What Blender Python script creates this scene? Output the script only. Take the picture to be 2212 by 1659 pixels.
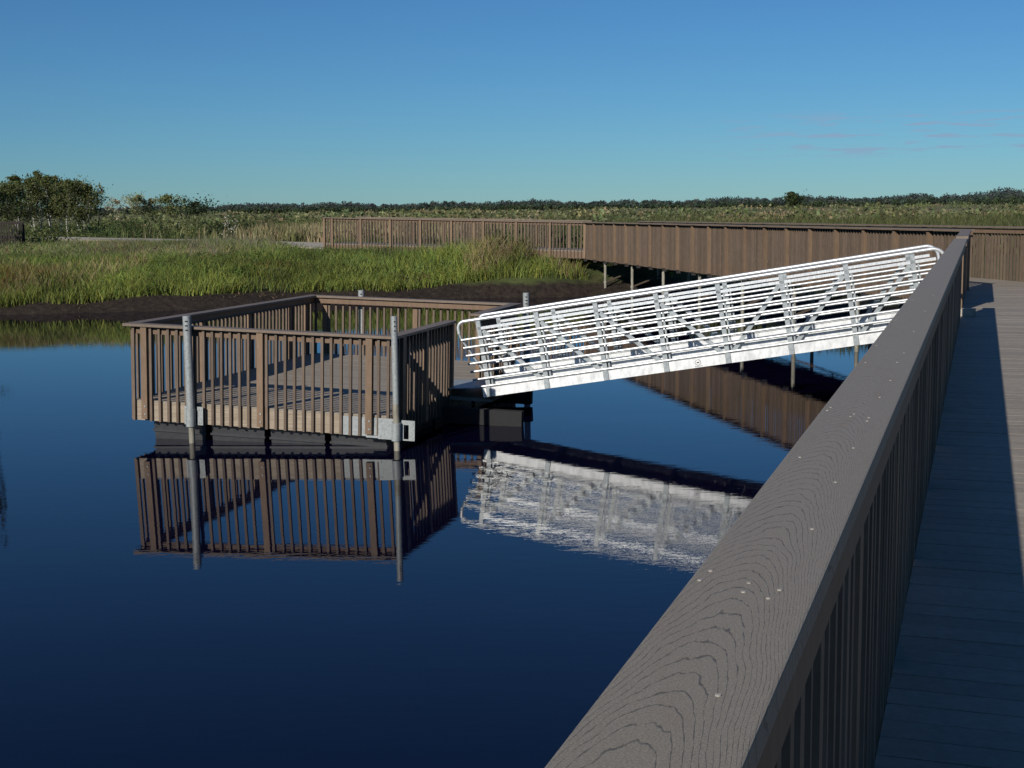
import bpy, bmesh, math, random
import numpy as np
from mathutils import Matrix, Vector

random.seed(7); RNG = np.random.default_rng(11)
S = bpy.context.scene
for o in list(bpy.data.objects): bpy.data.objects.remove(o)
COL = S.collection
R = math.radians

# ------------------------------------------------------------------ camera
EYE = 3.16                       # metres above the water
F_PX, HOR, ROLL = 2900.0, 448.0, 0.012     # in a 2212 x 1659 frame
pitch = math.atan((829.5 - HOR) / F_PX)
fw = Vector((0, math.cos(pitch), -math.sin(pitch)))
up0 = Vector((0, math.sin(pitch), math.cos(pitch))); rt0 = Vector((1, 0, 0))
rt = rt0 * math.cos(ROLL) - up0 * math.sin(ROLL)
upv = up0 * math.cos(ROLL) + rt0 * math.sin(ROLL)
cam = bpy.data.cameras.new('camera'); camo = bpy.data.objects.new('camera', cam); COL.objects.link(camo)
camo.matrix_world = Matrix(((rt.x, upv.x, -fw.x, 0), (rt.y, upv.y, -fw.y, 0), (rt.z, upv.z, -fw.z, EYE), (0, 0, 0, 1)))
cam.sensor_width = 36; cam.lens = 36 * F_PX / 2212; cam.clip_start = 0.05; cam.clip_end = 20000
S.camera = camo

# ------------------------------------------------------------------ sky + sun
SUN_AZ, SUN_EL = 210.3, 27.3     # behind the camera, to its left
W = bpy.data.worlds.new('World'); S.world = W; W.use_nodes = True
nt = W.node_tree; N = nt.nodes; L = nt.links
bg = N['Background']
sky = N.new('ShaderNodeTexSky'); sky.sky_type = 'NISHITA'; sky.sun_disc = False
sky.sun_elevation = R(SUN_EL); sky.sun_rotation = R(SUN_AZ)
sky.altitude = 300; sky.air_density = 1.0; sky.dust_density = 0.0; sky.ozone_density = 6.0
tc = N.new('ShaderNodeTexCoord'); sep = N.new('ShaderNodeSeparateXYZ'); L.new(tc.outputs['Generated'], sep.inputs[0])
mp = N.new('ShaderNodeMapping'); mp.inputs['Scale'].default_value = (17, 17, 210); L.new(tc.outputs['Generated'], mp.inputs[0])
cn = N.new('ShaderNodeTexNoise'); cn.inputs['Scale'].default_value = 1.6; cn.inputs['Detail'].default_value = 5; L.new(mp.outputs[0], cn.inputs['Vector'])
def wm(t, a, b, c=None):
    n = N.new('ShaderNodeMapRange'); n.interpolation_type = 'SMOOTHSTEP'
    L.new(t, n.inputs[0]); n.inputs[1].default_value = a; n.inputs[2].default_value = b
    if c: n.inputs[3].default_value, n.inputs[4].default_value = c
    return n.outputs[0]
def wmul(a, b):
    n = N.new('ShaderNodeMath'); n.operation = 'MULTIPLY'; L.new(a, n.inputs[0])
    if isinstance(b, float): n.inputs[1].default_value = b
    else: L.new(b, n.inputs[1])
    return n.outputs[0]
cl = wmul(wmul(wm(cn.outputs['Fac'], .50, .64), wmul(wm(sep.outputs['Z'], .030, .040), wm(sep.outputs['Z'], .054, .068, (1., 0.)))), wm(sep.outputs['X'], .10, .26))
hs = N.new('ShaderNodeMix'); hs.data_type = 'RGBA'; hs.blend_type = 'MULTIPLY'; hs.inputs[0].default_value = 1.0     # the camera's cool white balance
L.new(sky.outputs[0], hs.inputs[6]); hs.inputs[7].default_value = (.50, .835, 1.06, 1)
mx = N.new('ShaderNodeMix'); mx.data_type = 'RGBA'
L.new(wmul(cl, .85), mx.inputs[0]); L.new(hs.outputs[2], mx.inputs[6]); mx.inputs[7].default_value = (4.1, 5.8, 8.3, 1)
L.new(mx.outputs[2], bg.inputs[0]); bg.inputs[1].default_value = 0.063
sl = bpy.data.lights.new('sun', 'SUN'); slo = bpy.data.objects.new('sun', sl); COL.objects.link(slo)
sl.energy = 5.0; sl.angle = R(0.53); sl.color = (1.0, .94, .86)
sd = Vector((math.sin(R(SUN_AZ)) * math.cos(R(SUN_EL)), math.cos(R(SUN_AZ)) * math.cos(R(SUN_EL)), math.sin(R(SUN_EL))))
slo.rotation_euler = sd.to_track_quat('Z', 'Y').to_euler(); slo.location = (-8, -12, 20)
S.view_settings.view_transform = 'Standard'; S.view_settings.look = 'None'; S.view_settings.gamma = 1
S.view_settings.exposure = 0.0
S.cycles.max_bounces = 6; S.cycles.caustics_reflective = False; S.cycles.caustics_refractive = False

# ------------------------------------------------------------------ materials
def mat(name):
    m = bpy.data.materials.new(name); m.use_nodes = True
    return m, m.node_tree.nodes, m.node_tree.links, m.node_tree.nodes['Principled BSDF']
def tex(n, l, coord='Object', scale=(1, 1, 1), s=1.0, detail=4, rough=.6, dist=0.):
    c = n.new('ShaderNodeTexCoord'); p = n.new('ShaderNodeMapping'); p.inputs['Scale'].default_value = scale
    l.new(c.outputs[coord], p.inputs[0]); t = n.new('ShaderNodeTexNoise')
    t.inputs['Scale'].default_value = s; t.inputs['Detail'].default_value = detail; t.inputs['Roughness'].default_value = rough
    t.inputs['Distortion'].default_value = dist; l.new(p.outputs[0], t.inputs['Vector']); return t.outputs['Fac']
def wtex(n, l, scale=(1, 1, 1), s=1.0, detail=4, rough=.6):
    c = n.new('ShaderNodeNewGeometry'); p = n.new('ShaderNodeMapping'); p.inputs['Scale'].default_value = scale
    l.new(c.outputs['Position'], p.inputs[0]); t = n.new('ShaderNodeTexNoise')
    t.inputs['Scale'].default_value = s; t.inputs['Detail'].default_value = detail; t.inputs['Roughness'].default_value = rough
    l.new(p.outputs[0], t.inputs['Vector']); return t.outputs['Fac']
def ramp(n, l, f, stops, mode='LINEAR'):
    r = n.new('ShaderNodeValToRGB'); r.color_ramp.interpolation = mode; e = r.color_ramp.elements
    while len(e) < len(stops): e.new(.5)
    for q, (p, c) in zip(e, stops): q.position = p; q.color = (*c, 1) if len(c) == 3 else c
    l.new(f, r.inputs[0]); return r.outputs[0]
def mixc(n, l, f, a, b, mode='MIX'):
    m = n.new('ShaderNodeMix'); m.data_type = 'RGBA'; m.blend_type = mode
    for v, i in ((f, 0), (a, 6), (b, 7)):
        if isinstance(v, (int, float)): m.inputs[i].default_value = v
        elif isinstance(v, tuple): m.inputs[i].default_value = (*v, 1)
        else: l.new(v, m.inputs[i])
    return m.outputs[2]
def math_(n, l, op, a, b=None, c=None):
    m = n.new('ShaderNodeMath'); m.operation = op
    for i, v in enumerate((a, b, c)):
        if v is None: continue
        if isinstance(v, (int, float)): m.inputs[i].default_value = v
        else: l.new(v, m.inputs[i])
    return m.outputs[0]
def bump(n, l, bs, h, strength=.3, dist=.01):
    b = n.new('ShaderNodeBump'); b.inputs['Strength'].default_value = strength; b.inputs['Distance'].default_value = dist
    l.new(h, b.inputs['Height']); l.new(b.outputs[0], bs.inputs['Normal'])
def objrand(n): return n.new('ShaderNodeObjectInfo').outputs['Random']

def composite(name, c0, c1, rough=.62, var=.22):
    m, n, l, b = mat(name)
    g = wtex(n, l, (1, 1, .25), 26, 5, .7); big = wtex(n, l, (1, 1, 1), 1.7, 3)
    c0 = tuple(q * .86 for q in c0); c1 = tuple(q * .86 for q in c1)
    c = ramp(n, l, g, [(.3, c0), (.7, c1)])
    v = math_(n, l, 'MULTIPLY_ADD', objrand(n), var, 1 - var / 2)
    v = math_(n, l, 'MULTIPLY', v, math_(n, l, 'MULTIPLY_ADD', big, .34, .83))
    hs = n.new('ShaderNodeHueSaturation'); l.new(c, hs.inputs['Color']); l.new(v, hs.inputs['Value'])
    l.new(hs.outputs[0], b.inputs['Base Color']); b.inputs['Roughness'].default_value = rough
    b.inputs['Specular IOR Level'].default_value = .3
    bump(n, l, b, g, .25, .004); return m
M_RAIL = composite('brown_composite', (.150, .096, .060), (.205, .138, .092))
M_POST = composite('post_composite', (.168, .112, .070), (.232, .158, .102))
M_BAL = composite('baluster_composite', (.118, .084, .058), (.170, .126, .092), .62, .34)
M_CAP = composite('cap_composite', (.165, .125, .092), (.215, .168, .128), .55)
M_DECK = composite('deck_composite', (.248, .214, .168), (.335, .292, .234), .6, .2)

def near_cap_mat():
    m, n, l, b = mat('grained_cap')
    c = n.new('ShaderNodeTexCoord'); sp = n.new('ShaderNodeSeparateXYZ'); l.new(c.outputs['Object'], sp.inputs[0])
    X, Y = sp.outputs['X'], sp.outputs['Y']
    wob = tex(n, l, 'Object', (1, 1, 1), 3.2, 3); fine = tex(n, l, 'Object', (30, 130, 1), 1.0, 3, .65); lo = tex(n, l, 'Object', (.9, 3, 1), 1.3, 2)
    zig = tex(n, l, 'Object', (9, 45, 1), 1.0, 2)
    q = math_(n, l, 'ADD', math_(n, l, 'ADD', Y, -.010), math_(n, l, 'MULTIPLY_ADD', lo, .07, -.035))
    q2 = math_(n, l, 'MULTIPLY', q, q)
    # arch: steep to the left of the heart line, long and nearly straight on its right
    side = math_(n, l, 'GREATER_THAN', q, 0.0)
    K = math_(n, l, 'MULTIPLY_ADD', side, -42.0, 85.0)
    v = math_(n, l, 'ADD', X, math_(n, l, 'MULTIPLY', K, q2))
    v = math_(n, l, 'ADD', v, math_(n, l, 'MULTIPLY', wob, .16))
    v = math_(n, l, 'ADD', v, math_(n, l, 'MULTIPLY', zig, .045))
    v = math_(n, l, 'ADD', v, math_(n, l, 'MULTIPLY', fine, .010))
    ph = math_(n, l, 'FRACT', math_(n, l, 'MULTIPLY', v, 21.0))
    tri = math_(n, l, 'ABSOLUTE', math_(n, l, 'SUBTRACT', ph, .5))          # 0 at the groove
    wid = math_(n, l, 'MULTIPLY_ADD', tex(n, l, 'Object', (38, 90, 1), 1.0, 3, .7), .30, -.115)
    groove = n.new('ShaderNodeMapRange'); groove.interpolation_type = 'SMOOTHSTEP'
    l.new(math_(n, l, 'SUBTRACT', tri, wid), groove.inputs[0]); groove.inputs[1].default_value = -.05; groove.inputs[2].default_value = .05
    speck = tex(n, l, 'Object', (1, 1, 1), 420, 2, .7)
    base = ramp(n, l, speck, [(.3, (.152, .133, .106)), (.72, (.272, .241, .194))])
    patch = tex(n, l, 'Object', (2, 8, 1), 2.0, 3)
    base = mixc(n, l, math_(n, l, 'MULTIPLY', ramp(n, l, patch, [(.55, (0, 0, 0)), (.75, (1, 1, 1))]), .25), base, (.19, .125, .085))
    col = mixc(n, l, groove.outputs[0], (.098, .086, .070), base)
    l.new(col, b.inputs['Base Color']); b.inputs['Roughness'].default_value = .6; b.inputs['Specular IOR Level'].default_value = .35
    h = math_(n, l, 'MULTIPLY_ADD', groove.outputs[0], 1.0, math_(n, l, 'MULTIPLY', speck, .25))
    bump(n, l, b, h, .42, .0010); return m
M_NEARCAP = near_cap_mat()

def lumber():
    m, n, l, b = mat('weathered_lumber')
    g = wtex(n, l, (1.2, 1.2, 26), 3.0, 5, .65); big = wtex(n, l, (1, 1, 1), 3.5, 3)
    c = ramp(n, l, g, [(.3, (.17, .135, .095)), (.5, (.27, .22, .16)), (.7, (.36, .305, .235))])
    c = mixc(n, l, ramp(n, l, big, [(.5, (0, 0, 0)), (.72, (.55, .55, .55))]), c, (.19, .15, .105))
    l.new(c, b.inputs['Base Color']); b.inputs['Roughness'].default_value = .75; bump(n, l, b, g, .4, .006); return m
M_LUMBER = lumber()
def metal(name, c0, c1, rough, metallic, s=18, streak=1.0, bs=.1):
    m, n, l, b = mat(name)
    g = wtex(n, l, (1, 1, streak), s, 4, .7)
    l.new(ramp(n, l, g, [(.32, c0), (.68, c1)]), b.inputs['Base Color'])
    b.inputs['Metallic'].default_value = metallic
    l.new(math_(n, l, 'MULTIPLY_ADD', g, .22, rough - .11), b.inputs['Roughness']); bump(n, l, b, g, bs, .002); return m
M_GALV = metal('galvanised_steel', (.21, .23, .23), (.325, .35, .345), .55, .15, 30)
M_PILE = metal('weathered_pile', (.17, .16, .12), (.33, .31, .25), .65, .1, 9, .4)
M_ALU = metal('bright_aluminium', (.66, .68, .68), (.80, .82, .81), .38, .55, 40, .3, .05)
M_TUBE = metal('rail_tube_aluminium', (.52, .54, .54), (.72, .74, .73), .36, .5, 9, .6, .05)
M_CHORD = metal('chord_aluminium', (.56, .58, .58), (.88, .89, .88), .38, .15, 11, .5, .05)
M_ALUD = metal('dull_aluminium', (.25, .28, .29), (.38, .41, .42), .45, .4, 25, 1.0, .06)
def plain(name, c, rough=.5, metallic=0.):
    m, n, l, b = mat(name); g = wtex(n, l, (1, 1, 1), 12, 3)
    l.new(ramp(n, l, g, [(.3, tuple(x * .8 for x in c)), (.7, tuple(min(1, x * 1.15) for x in c))]), b.inputs['Base Color'])
    b.inputs['Roughness'].default_value = rough; b.inputs['Metallic'].default_value = metallic; return m
M_FLOAT = plain('black_plastic', (.030, .031, .033), .42)
M_DARKSTEEL = plain('dark_bracket', (.03, .027, .025), .6)
M_BEAM = plain('shade_black_beam', (.009, .009, .010), .8)  # shade at the gangway foot is put into this near-black colour
M_JOIST = plain('treated_joist', (.075, .055, .038), .8)
M_HOLE = plain('hole_shadow', (.004, .004, .004), .9)
M_SCREW = plain('screw_head', (.36, .33, .29), .6, .0)
M_BLOCK = plain('pale_block', (.36, .32, .27), .8)
M_SHADEWOOD = plain('shade_dark_wood', (.022, .016, .012), .85)  # tree shade over the fence is painted into the wood colour
M_STICK = plain('sticker_white', (.72, .72, .70), .5)
M_INK = plain('sticker_ink', (.015, .015, .015), .5)

def leafmat(name, tint_mul=1.0, trans=.35):
    m, n, l, b = mat(name)
    a = n.new('ShaderNodeAttribute'); a.attribute_name = 'tint'
    b.inputs['Roughness'].default_value = .6; b.inputs['Specular IOR Level'].default_value = .25
    l.new(a.outputs['Color'], b.inputs['Base Color'])
    tr = n.new('ShaderNodeBsdfTranslucent'); l.new(a.outputs['Color'], tr.inputs[0])
    ms = n.new('ShaderNodeMixShader'); ms.inputs[0].default_value = trans
    l.new(b.outputs[0], ms.inputs[1]); l.new(tr.outputs[0], ms.inputs[2])
    l.new(ms.outputs[0], n['Material Output'].inputs[0]); return m
M_LEAF = leafmat('foliage'); M_GRASS = leafmat('grass_blades', 1, .3)
def bark(name, c0, c1):
    m, n, l, b = mat(name); g = wtex(n, l, (1, 1, .35), 9, 4)
    l.new(ramp(n, l, g, [(.35, c0), (.6, c1)]), b.inputs['Base Color']); b.inputs['Roughness'].default_value = .85; return m
M_WBARK = bark('white_bark', (.12, .11, .09), (.55, .53, .47)); M_BARK = bark('grey_bark', (.05, .04, .03), (.14, .115, .09))

def water_mat():
    m, n, l, b = mat('pond_water')
    b.inputs['Base Color'].default_value = (.0016, .0014, .0100, 1); b.inputs['Roughness'].default_value = .012
    b.inputs['IOR'].default_value = 1.333; b.inputs['Specular IOR Level'].default_value = .5
    g = n.new('ShaderNodeNewGeometry'); sp = n.new('ShaderNodeSeparateXYZ'); l.new(g.outputs['Position'], sp.inputs[0])
    r1 = wtex(n, l, (.7, 2.0, 1), 4.2, 3, .55); r2 = wtex(n, l, (1, 2.2, 1), 1.1, 2, .5); r3 = wtex(n, l, (1, 1.5, 1), 22, 2, .6)
    # a breath of wind ruffles the middle of the pond more than the corner behind the float
    def bell(ax, c, w): return math_(n, l, 'POWER', math_(n, l, 'DIVIDE', math_(n, l, 'SUBTRACT', ax, c), w), 2.0)
    d = math_(n, l, 'ADD', bell(sp.outputs['X'], 1.6, 2.3), bell(sp.outputs['Y'], 13.0, 3.4))
    patch = math_(n, l, 'POWER', 2.718, math_(n, l, 'MULTIPLY', d, -1.0))
    gust = ramp(n, l, wtex(n, l, (1, 1, 1), .16, 3, .5), [(.45, (0, 0, 0)), (.7, (1, 1, 1))])
    amp = math_(n, l, 'ADD', .10, math_(n, l, 'ADD', math_(n, l, 'MULTIPLY', patch, .05), math_(n, l, 'MULTIPLY', gust, .05)))
    h = math_(n, l, 'ADD', math_(n, l, 'MULTIPLY', r1, .0046), math_(n, l, 'MULTIPLY', r2, .0050))
    h = math_(n, l, 'ADD', h, math_(n, l, 'MULTIPLY', math_(n, l, 'MULTIPLY', r3, .0012), patch))
    h = math_(n, l, 'MULTIPLY', h, amp)
    bp = n.new('ShaderNodeBump'); bp.inputs['Strength'].default_value = 1; bp.inputs['Distance'].default_value = 1
    l.new(h, bp.inputs['Height']); l.new(bp.outputs[0], b.inputs['Normal']); return m
M_WATER = water_mat()

def ground_mat():
    m, n, l, b = mat('marsh_ground')
    g = n.new('ShaderNodeNewGeometry'); sp = n.new('ShaderNodeSeparateXYZ'); l.new(g.outputs['Position'], sp.inputs[0])
    nz = wtex(n, l, (1, 1, 1), .9, 5, .65); n2 = wtex(n, l, (1, 1, 1), 5, 5, .7); n3 = wtex(n, l, (.012, .035, 1), 1, 4, .6)
    mud = ramp(n, l, n2, [(.32, (.010, .0075, .0055)), (.62, (.034, .025, .018)), (.78, (.085, .062, .042))])
    turf = ramp(n, l, nz, [(.3, (.035, .048, .014)), (.55, (.060, .075, .022)), (.75, (.105, .088, .040))])
    far = ramp(n, l, n3, [(.30, (.055, .075, .026)), (.46, (.095, .105, .040)), (.56, (.17, .145, .075)), (.66, (.075, .088, .032)), (.8, (.20, .165, .085))])
    fd = n.new('ShaderNodeMapRange'); l.new(sp.outputs['Y'], fd.inputs[0]); fd.inputs[1].default_value = 90; fd.inputs[2].default_value = 150
    turf = mixc(n, l, fd.outputs[0], turf, far)
    hz = math_(n, l, 'ADD', sp.outputs['Z'], math_(n, l, 'MULTIPLY_ADD', nz, .5, -.25))
    k = n.new('ShaderNodeMapRange'); l.new(hz, k.inputs[0]); k.inputs[1].default_value = .40; k.inputs[2].default_value = .56
    l.new(mixc(n, l, k.outputs[0], mud, turf), b.inputs['Base Color']); b.inputs['Roughness'].default_value = .9
    b.inputs['Specular IOR Level'].default_value = .2
    bump(n, l, b, n2, .8, .08); return m
M_GROUND = ground_mat()
def path_mat():
    m, n, l, b = mat('limestone_gravel'); g = wtex(n, l, (1, 1, 1), 2.5, 5, .7)
    l.new(ramp(n, l, g, [(.3, (.24, .21, .165)), (.7, (.40, .36, .29))]), b.inputs['Base Color']); b.inputs['Roughness'].default_value = .9; return m
M_PATH = path_mat()

# ------------------------------------------------------------------ helpers
def link(o, parent=None, M=None, label=None, cat=None, group=None, kind=None):
    COL.objects.link(o)
    if parent is not None: o.parent = parent
    if M is not None: o.matrix_local = M
    if label: o['label'] = label
    if cat: o['category'] = cat
    if group: o['group'] = group
    if kind: o['kind'] = kind
    return o
def empty(name, M=None, **k):
    o = bpy.data.objects.new(name, None); o.empty_display_size = .2; return link(o, None, M, **k)
def T(x, y, z): return Matrix.Translation((x, y, z))
def RZ(a): return Matrix.Rotation(a, 4, 'Z')
class MB:
    """collects boxes and tubes, then becomes one mesh"""
    def __init__(s): s.v = []; s.f = []; s.mi = []; s.sm = []
    def quad_box(s, pts, mi=0):
        k = len(s.v); s.v += [tuple(p) for p in pts]
        for f in ((0, 3, 2, 1), (4, 5, 6, 7), (0, 1, 5, 4), (1, 2, 6, 5), (2, 3, 7, 6), (3, 0, 4, 7)):
            s.f.append(tuple(k + i for i in f)); s.mi.append(mi); s.sm.append(False)
        return s
    def box(s, x0, x1, y0, y1, z0, z1, mi=0):
        return s.quad_box([(x0, y0, z0), (x1, y0, z0), (x1, y1, z0), (x0, y1, z0), (x0, y0, z1), (x1, y0, z1), (x1, y1, z1), (x0, y1, z1)], mi)
    def bar(s, a, b, w, h, upd=(0, 0, 1), mi=0):
        a, b = Vector(a), Vector(b); d = (b - a).normalized(); u = Vector(upd)
        sx = d.cross(u).normalized() * (w / 2); sz = sx.cross(d).normalized() * (h / 2)
        return s.quad_box([a - sx - sz, a + sx - sz, b + sx - sz, b - sx - sz, a - sx + sz, a + sx + sz, b + sx + sz, b - sx + sz], mi)
    def tube(s, pts, rad, seg=10, mi=0, cap=True):
        pts = [Vector(p) for p in pts]; rad = rad if isinstance(rad, (list, tuple)) else [rad] * len(pts)
        k = len(s.v); ref = None
        for i, p in enumerate(pts):
            d = (pts[min(i + 1, len(pts) - 1)] - pts[max(i - 1, 0)]).normalized()
            if ref is None: ref = Vector((0, 0, 1)) if abs(d.z) < .9 else Vector((1, 0, 0))
            a = d.cross(ref).normalized(); c = a.cross(d).normalized(); ref = c
            for j in range(seg):
                t = 2 * math.pi * j / seg; s.v.append(tuple(p + (a * math.cos(t) + c * math.sin(t)) * rad[i]))
        for i in range(len(pts) - 1):
            for j in range(seg):
                j2 = (j + 1) % seg
                s.f.append((k + i * seg + j, k + i * seg + j2, k + (i + 1) * seg + j2, k + (i + 1) * seg + j)); s.mi.append(mi); s.sm.append(True)
        if cap:
            for e in (k, k + (len(pts) - 1) * seg):
                q = len(s.v); s.v += [s.v[e + j] for j in range(seg)]
                s.f.append(tuple(q + j for j in range(seg))); s.mi.append(mi); s.sm.append(False)
        return s
    def mesh(s, name, mats):
        m = bpy.data.meshes.new(name); m.from_pydata(s.v, [], s.f)
        for q in (mats if isinstance(mats, (list, tuple)) else [mats]): m.materials.append(q)
        m.polygons.foreach_set('material_index', s.mi); m.polygons.foreach_set('use_smooth', s.sm)
        bm = bmesh.new(); bm.from_mesh(m); bm.to_mesh(m); bm.free()
        m.validate(); m.update(); return m
    def build(s, name, mats, parent=None, M=None, **k):
        return link(bpy.data.objects.new(name, s.mesh(name, mats)), parent, M, **k)
CACHE = {}
def boxmesh(name, dx, dy, dz, m, bev=0.0):
    """box from its lower corner-centre: x 0..dx, y centred, z 0..dz"""
    key = (name, round(dx, 4), round(dy, 4), round(dz, 4), m.name, bev)
    if key not in CACHE:
        me = MB().box(0, dx, -dy / 2, dy / 2, 0, dz).mesh(name, m)
        if bev:
            bm = bmesh.new(); bm.from_mesh(me); bmesh.ops.bevel(bm, geom=list(bm.edges), offset=bev, segments=2, affect='EDGES', profile=.6); bm.to_mesh(me); bm.free()
        CACHE[key] = me
    return CACHE[key]
def put(name, me, parent, M, **k): return link(bpy.data.objects.new(name, me), parent, M, **k)

# railing: x along, y outward (left of the heading), z = 0 on the deck
def railing(parent, M, length, post_at, pitch=.135, drop=.29, cap=(-.072, .086), h=1.07, capmat=None, bolts=False,
            cap_joint=0., cap_ext=(0., 0.), dz=0.0, foot=False, bal_from=.05, bev=0.0, skip=None, pd=.068, postmat=None):
    capmat = capmat or M_CAP; postmat = postmat or M_POST; cw = cap[1] - cap[0]; cc = (cap[0] + cap[1]) / 2; ct = .036
    sl_ = Matrix.Rotation(-math.atan2(dz, length), 4, 'Y') if dz else Matrix.Identity(4)
    P = M @ sl_
    put('sub_rail', boxmesh('sub_rail', length, .036, .092, M_RAIL), parent, P @ T(0, -.0185, h - ct - .012 - .092))
    x0, x1 = -cap_ext[0], length + cap_ext[1]
    ks = [x0] + ([x for x in cap_joint if x0 < x < x1] if cap_joint else []) + [x1]
    for a, b in zip(ks, ks[1:]):
        put('rail_cap', boxmesh('rail_cap', b - a - .002, cw, ct, capmat, bev), parent, P @ T(a + .001, cc, h - ct))
    pm = boxmesh('post', .09, pd, h - ct - .001 + drop - .03, postmat)
    for x in post_at:
        p = put('post', pm, parent, P @ T(x - .045, pd / 2 + .001, -drop + .03))
        if bolts:
            for z in (.07, .18):
                bm_ = CACHE.setdefault('bolt', MB().tube([(0, 0, 0), (0, .010, 0)], .013, 8).mesh('bolt', M_GALV))
                put('bolt', bm_, p, T(.03, pd / 2, z))
        if foot:
            put('bracket', boxmesh('bracket', .12, .10, .10, M_DARKSTEEL), parent, P @ T(x - .06, .02, -drop - .075))
    n_ = int((length - .04) / pitch); bmz = boxmesh('baluster', .036, .036, h - ct - .016 + drop, M_BAL)
    off = (length - n_ * pitch) / 2
    for i in range(n_ + 1):
        x = off + i * pitch
        if any(abs(x - q) < .075 for q in post_at): continue
        if skip and skip(x): continue
        put('baluster', bmz, parent, P @ T(x - .018 + random.uniform(-.003, .003), .0185 + random.uniform(0, .002), -drop + random.uniform(-.006, .002)) @ RZ(random.uniform(-.05, .05)) @ Matrix.Rotation(random.uniform(-.0025, .0025), 4, 'Y'))

def planks(parent, x0, x1, y0, y1, zt=0.0, pitch=.1405, skip=None):
    n_ = int((x1 - x0) / pitch); me = boxmesh('deck_board', pitch - .0055, y1 - y0, .024, M_DECK)
    for i in range(n_):
        x = x0 + i * pitch
        put('deck_board', me, parent, T(x, (y0 + y1) / 2, zt - .024 + random.uniform(-.0012, .0012)))

# ------------------------------------------------------------------ the ground and the pond
POND = np.array([(-70, 28), (-34, 39.5), (-20, 42.2), (-15.4, 42.5), (-11.6, 42.6), (-9.5, 43.8), (-6.5, 45.8), (-3, 47.0), (.5, 47.4), (3.0, 48.0), (4.6, 47.2),
                 (6.0, 44), (7.6, 39.5), (9.2, 35), (11.5, 31.5), (15, 29.5), (22, 28), (40, 24), (60, 8), (60, -45), (-70, -45)], float)
def pond_dist(x, y):
    x = np.asarray(x, float); y = np.asarray(y, float); d = np.full(x.shape, 1e9); ins = np.zeros(x.shape, bool)
    for (ax, ay), (bx, by) in zip(POND, np.roll(POND, -1, 0)):
        ex, ey = bx - ax, by - ay; t = np.clip(((x - ax) * ex + (y - ay) * ey) / (ex * ex + ey * ey), 0, 1)
        d = np.minimum(d, np.hypot(x - ax - t * ex, y - ay - t * ey))
        cr = ((ay > y) != (by > y)) & (x < (bx - ax) * (y - ay) / ((by - ay) + 1e-12) + ax); ins ^= cr
    return np.where(ins, -d, d)
def wob(x, y): return .5 * np.sin(x * .83 + 1.3 * np.sin(y * .41)) + .3 * np.sin(y * 1.37 + x * .29 + 2) + .2 * np.sin(x * 2.9 - y * 1.7)
def ground_z(x, y):
    d = pond_dist(x, y) + .35 * wob(x * 1.3, y * 1.3)
    z = np.where(d < 0, np.maximum(d * .35, -.8), np.interp(d, [0, .5, 1.1, 3.0, 6, 14, 30, 200, 4000], [0, .27, .43, .88, 1.30, 1.38, 1.33, 1.2, 1.2]))
    # slump of turf beside the bridge end, bare peat shelf under it
    z = z + np.where(d > 2, .10 * wob(x * .6, y * .6) + .05 * wob(x * 2.1, y * 2.3), .02 * wob(x * 3, y * 3))
    a2 = (x - 2.816) * -.8625 + (y - 50.0) * .5061; b2 = (x - 2.816) * .5061 + (y - 50.0) * .8625
    dx = np.maximum(np.maximum(2.6 - a2, a2 - 22), 0); dy = np.maximum(np.maximum(-.4 - b2, b2 - 6), 0)
    zt = 1.30 + .02 * np.clip(a2, 0, 12.3) - .25 * np.hypot(dx, dy) - .012 * np.maximum(dy - 2, 0) ** 2
    return np.where(d > 0, np.maximum(z, zt + .05 * wob(x * 1.1, y * 1.2)), z)
def graded(lo, hi, fine0, fine1, step):
    a = list(np.arange(fine0, fine1 + 1e-6, step)); s = step; x = fine1
    while x < hi: s *= 1.22; x += s; a.append(x)
    s = step; x = fine0
    while x > lo: s *= 1.22; x -= s; a.insert(0, x)
    return np.array(a)
gx = graded(-7000, 7000, -34, 26, .55); gy = graded(-900, 14000, 27, 78, .55)
GX, GY = np.meshgrid(gx, gy); GZ = ground_z(GX, GY)
nxv, nyv = len(gx), len(gy)
vs = np.stack([GX, GY, GZ], -1).reshape(-1, 3)
i = np.arange((nyv - 1) * nxv).reshape(nyv - 1, nxv)[:, :-1].ravel()
fs = np.stack([i, i + 1, i + nxv + 1, i + nxv], 1)
def npmesh(name, v, f, m, tint=None, smooth=False):
    me = bpy.data.meshes.new(name); k = f.shape[1]
    me.vertices.add(len(v)); me.vertices.foreach_set('co', v.astype(np.float32).ravel())
    me.loops.add(f.size); me.loops.foreach_set('vertex_index', f.astype(np.int32).ravel())
    me.polygons.add(len(f)); me.polygons.foreach_set('loop_start', np.arange(0, f.size, k, dtype=np.int32))
    if smooth: me.polygons.foreach_set('use_smooth', np.ones(len(f), bool))
    if tint is not None:
        a = me.attributes.new('tint', 'FLOAT_COLOR', 'POINT'); a.data.foreach_set('color', np.c_[tint, np.ones(len(tint))].astype(np.float32).ravel())
    me.materials.append(m); me.update(calc_edges=True); return me
link(bpy.data.objects.new('ground', npmesh('ground', vs, fs, M_GROUND, smooth=True)), kind='structure')
wv = np.array([(-80, -60, 0), (75, -60, 0), (75, 58, 0), (-80, 58, 0)], float)
link(bpy.data.objects.new('water', npmesh('water', wv, np.array([[0, 1, 2, 3]]), M_WATER)), kind='structure')
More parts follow.
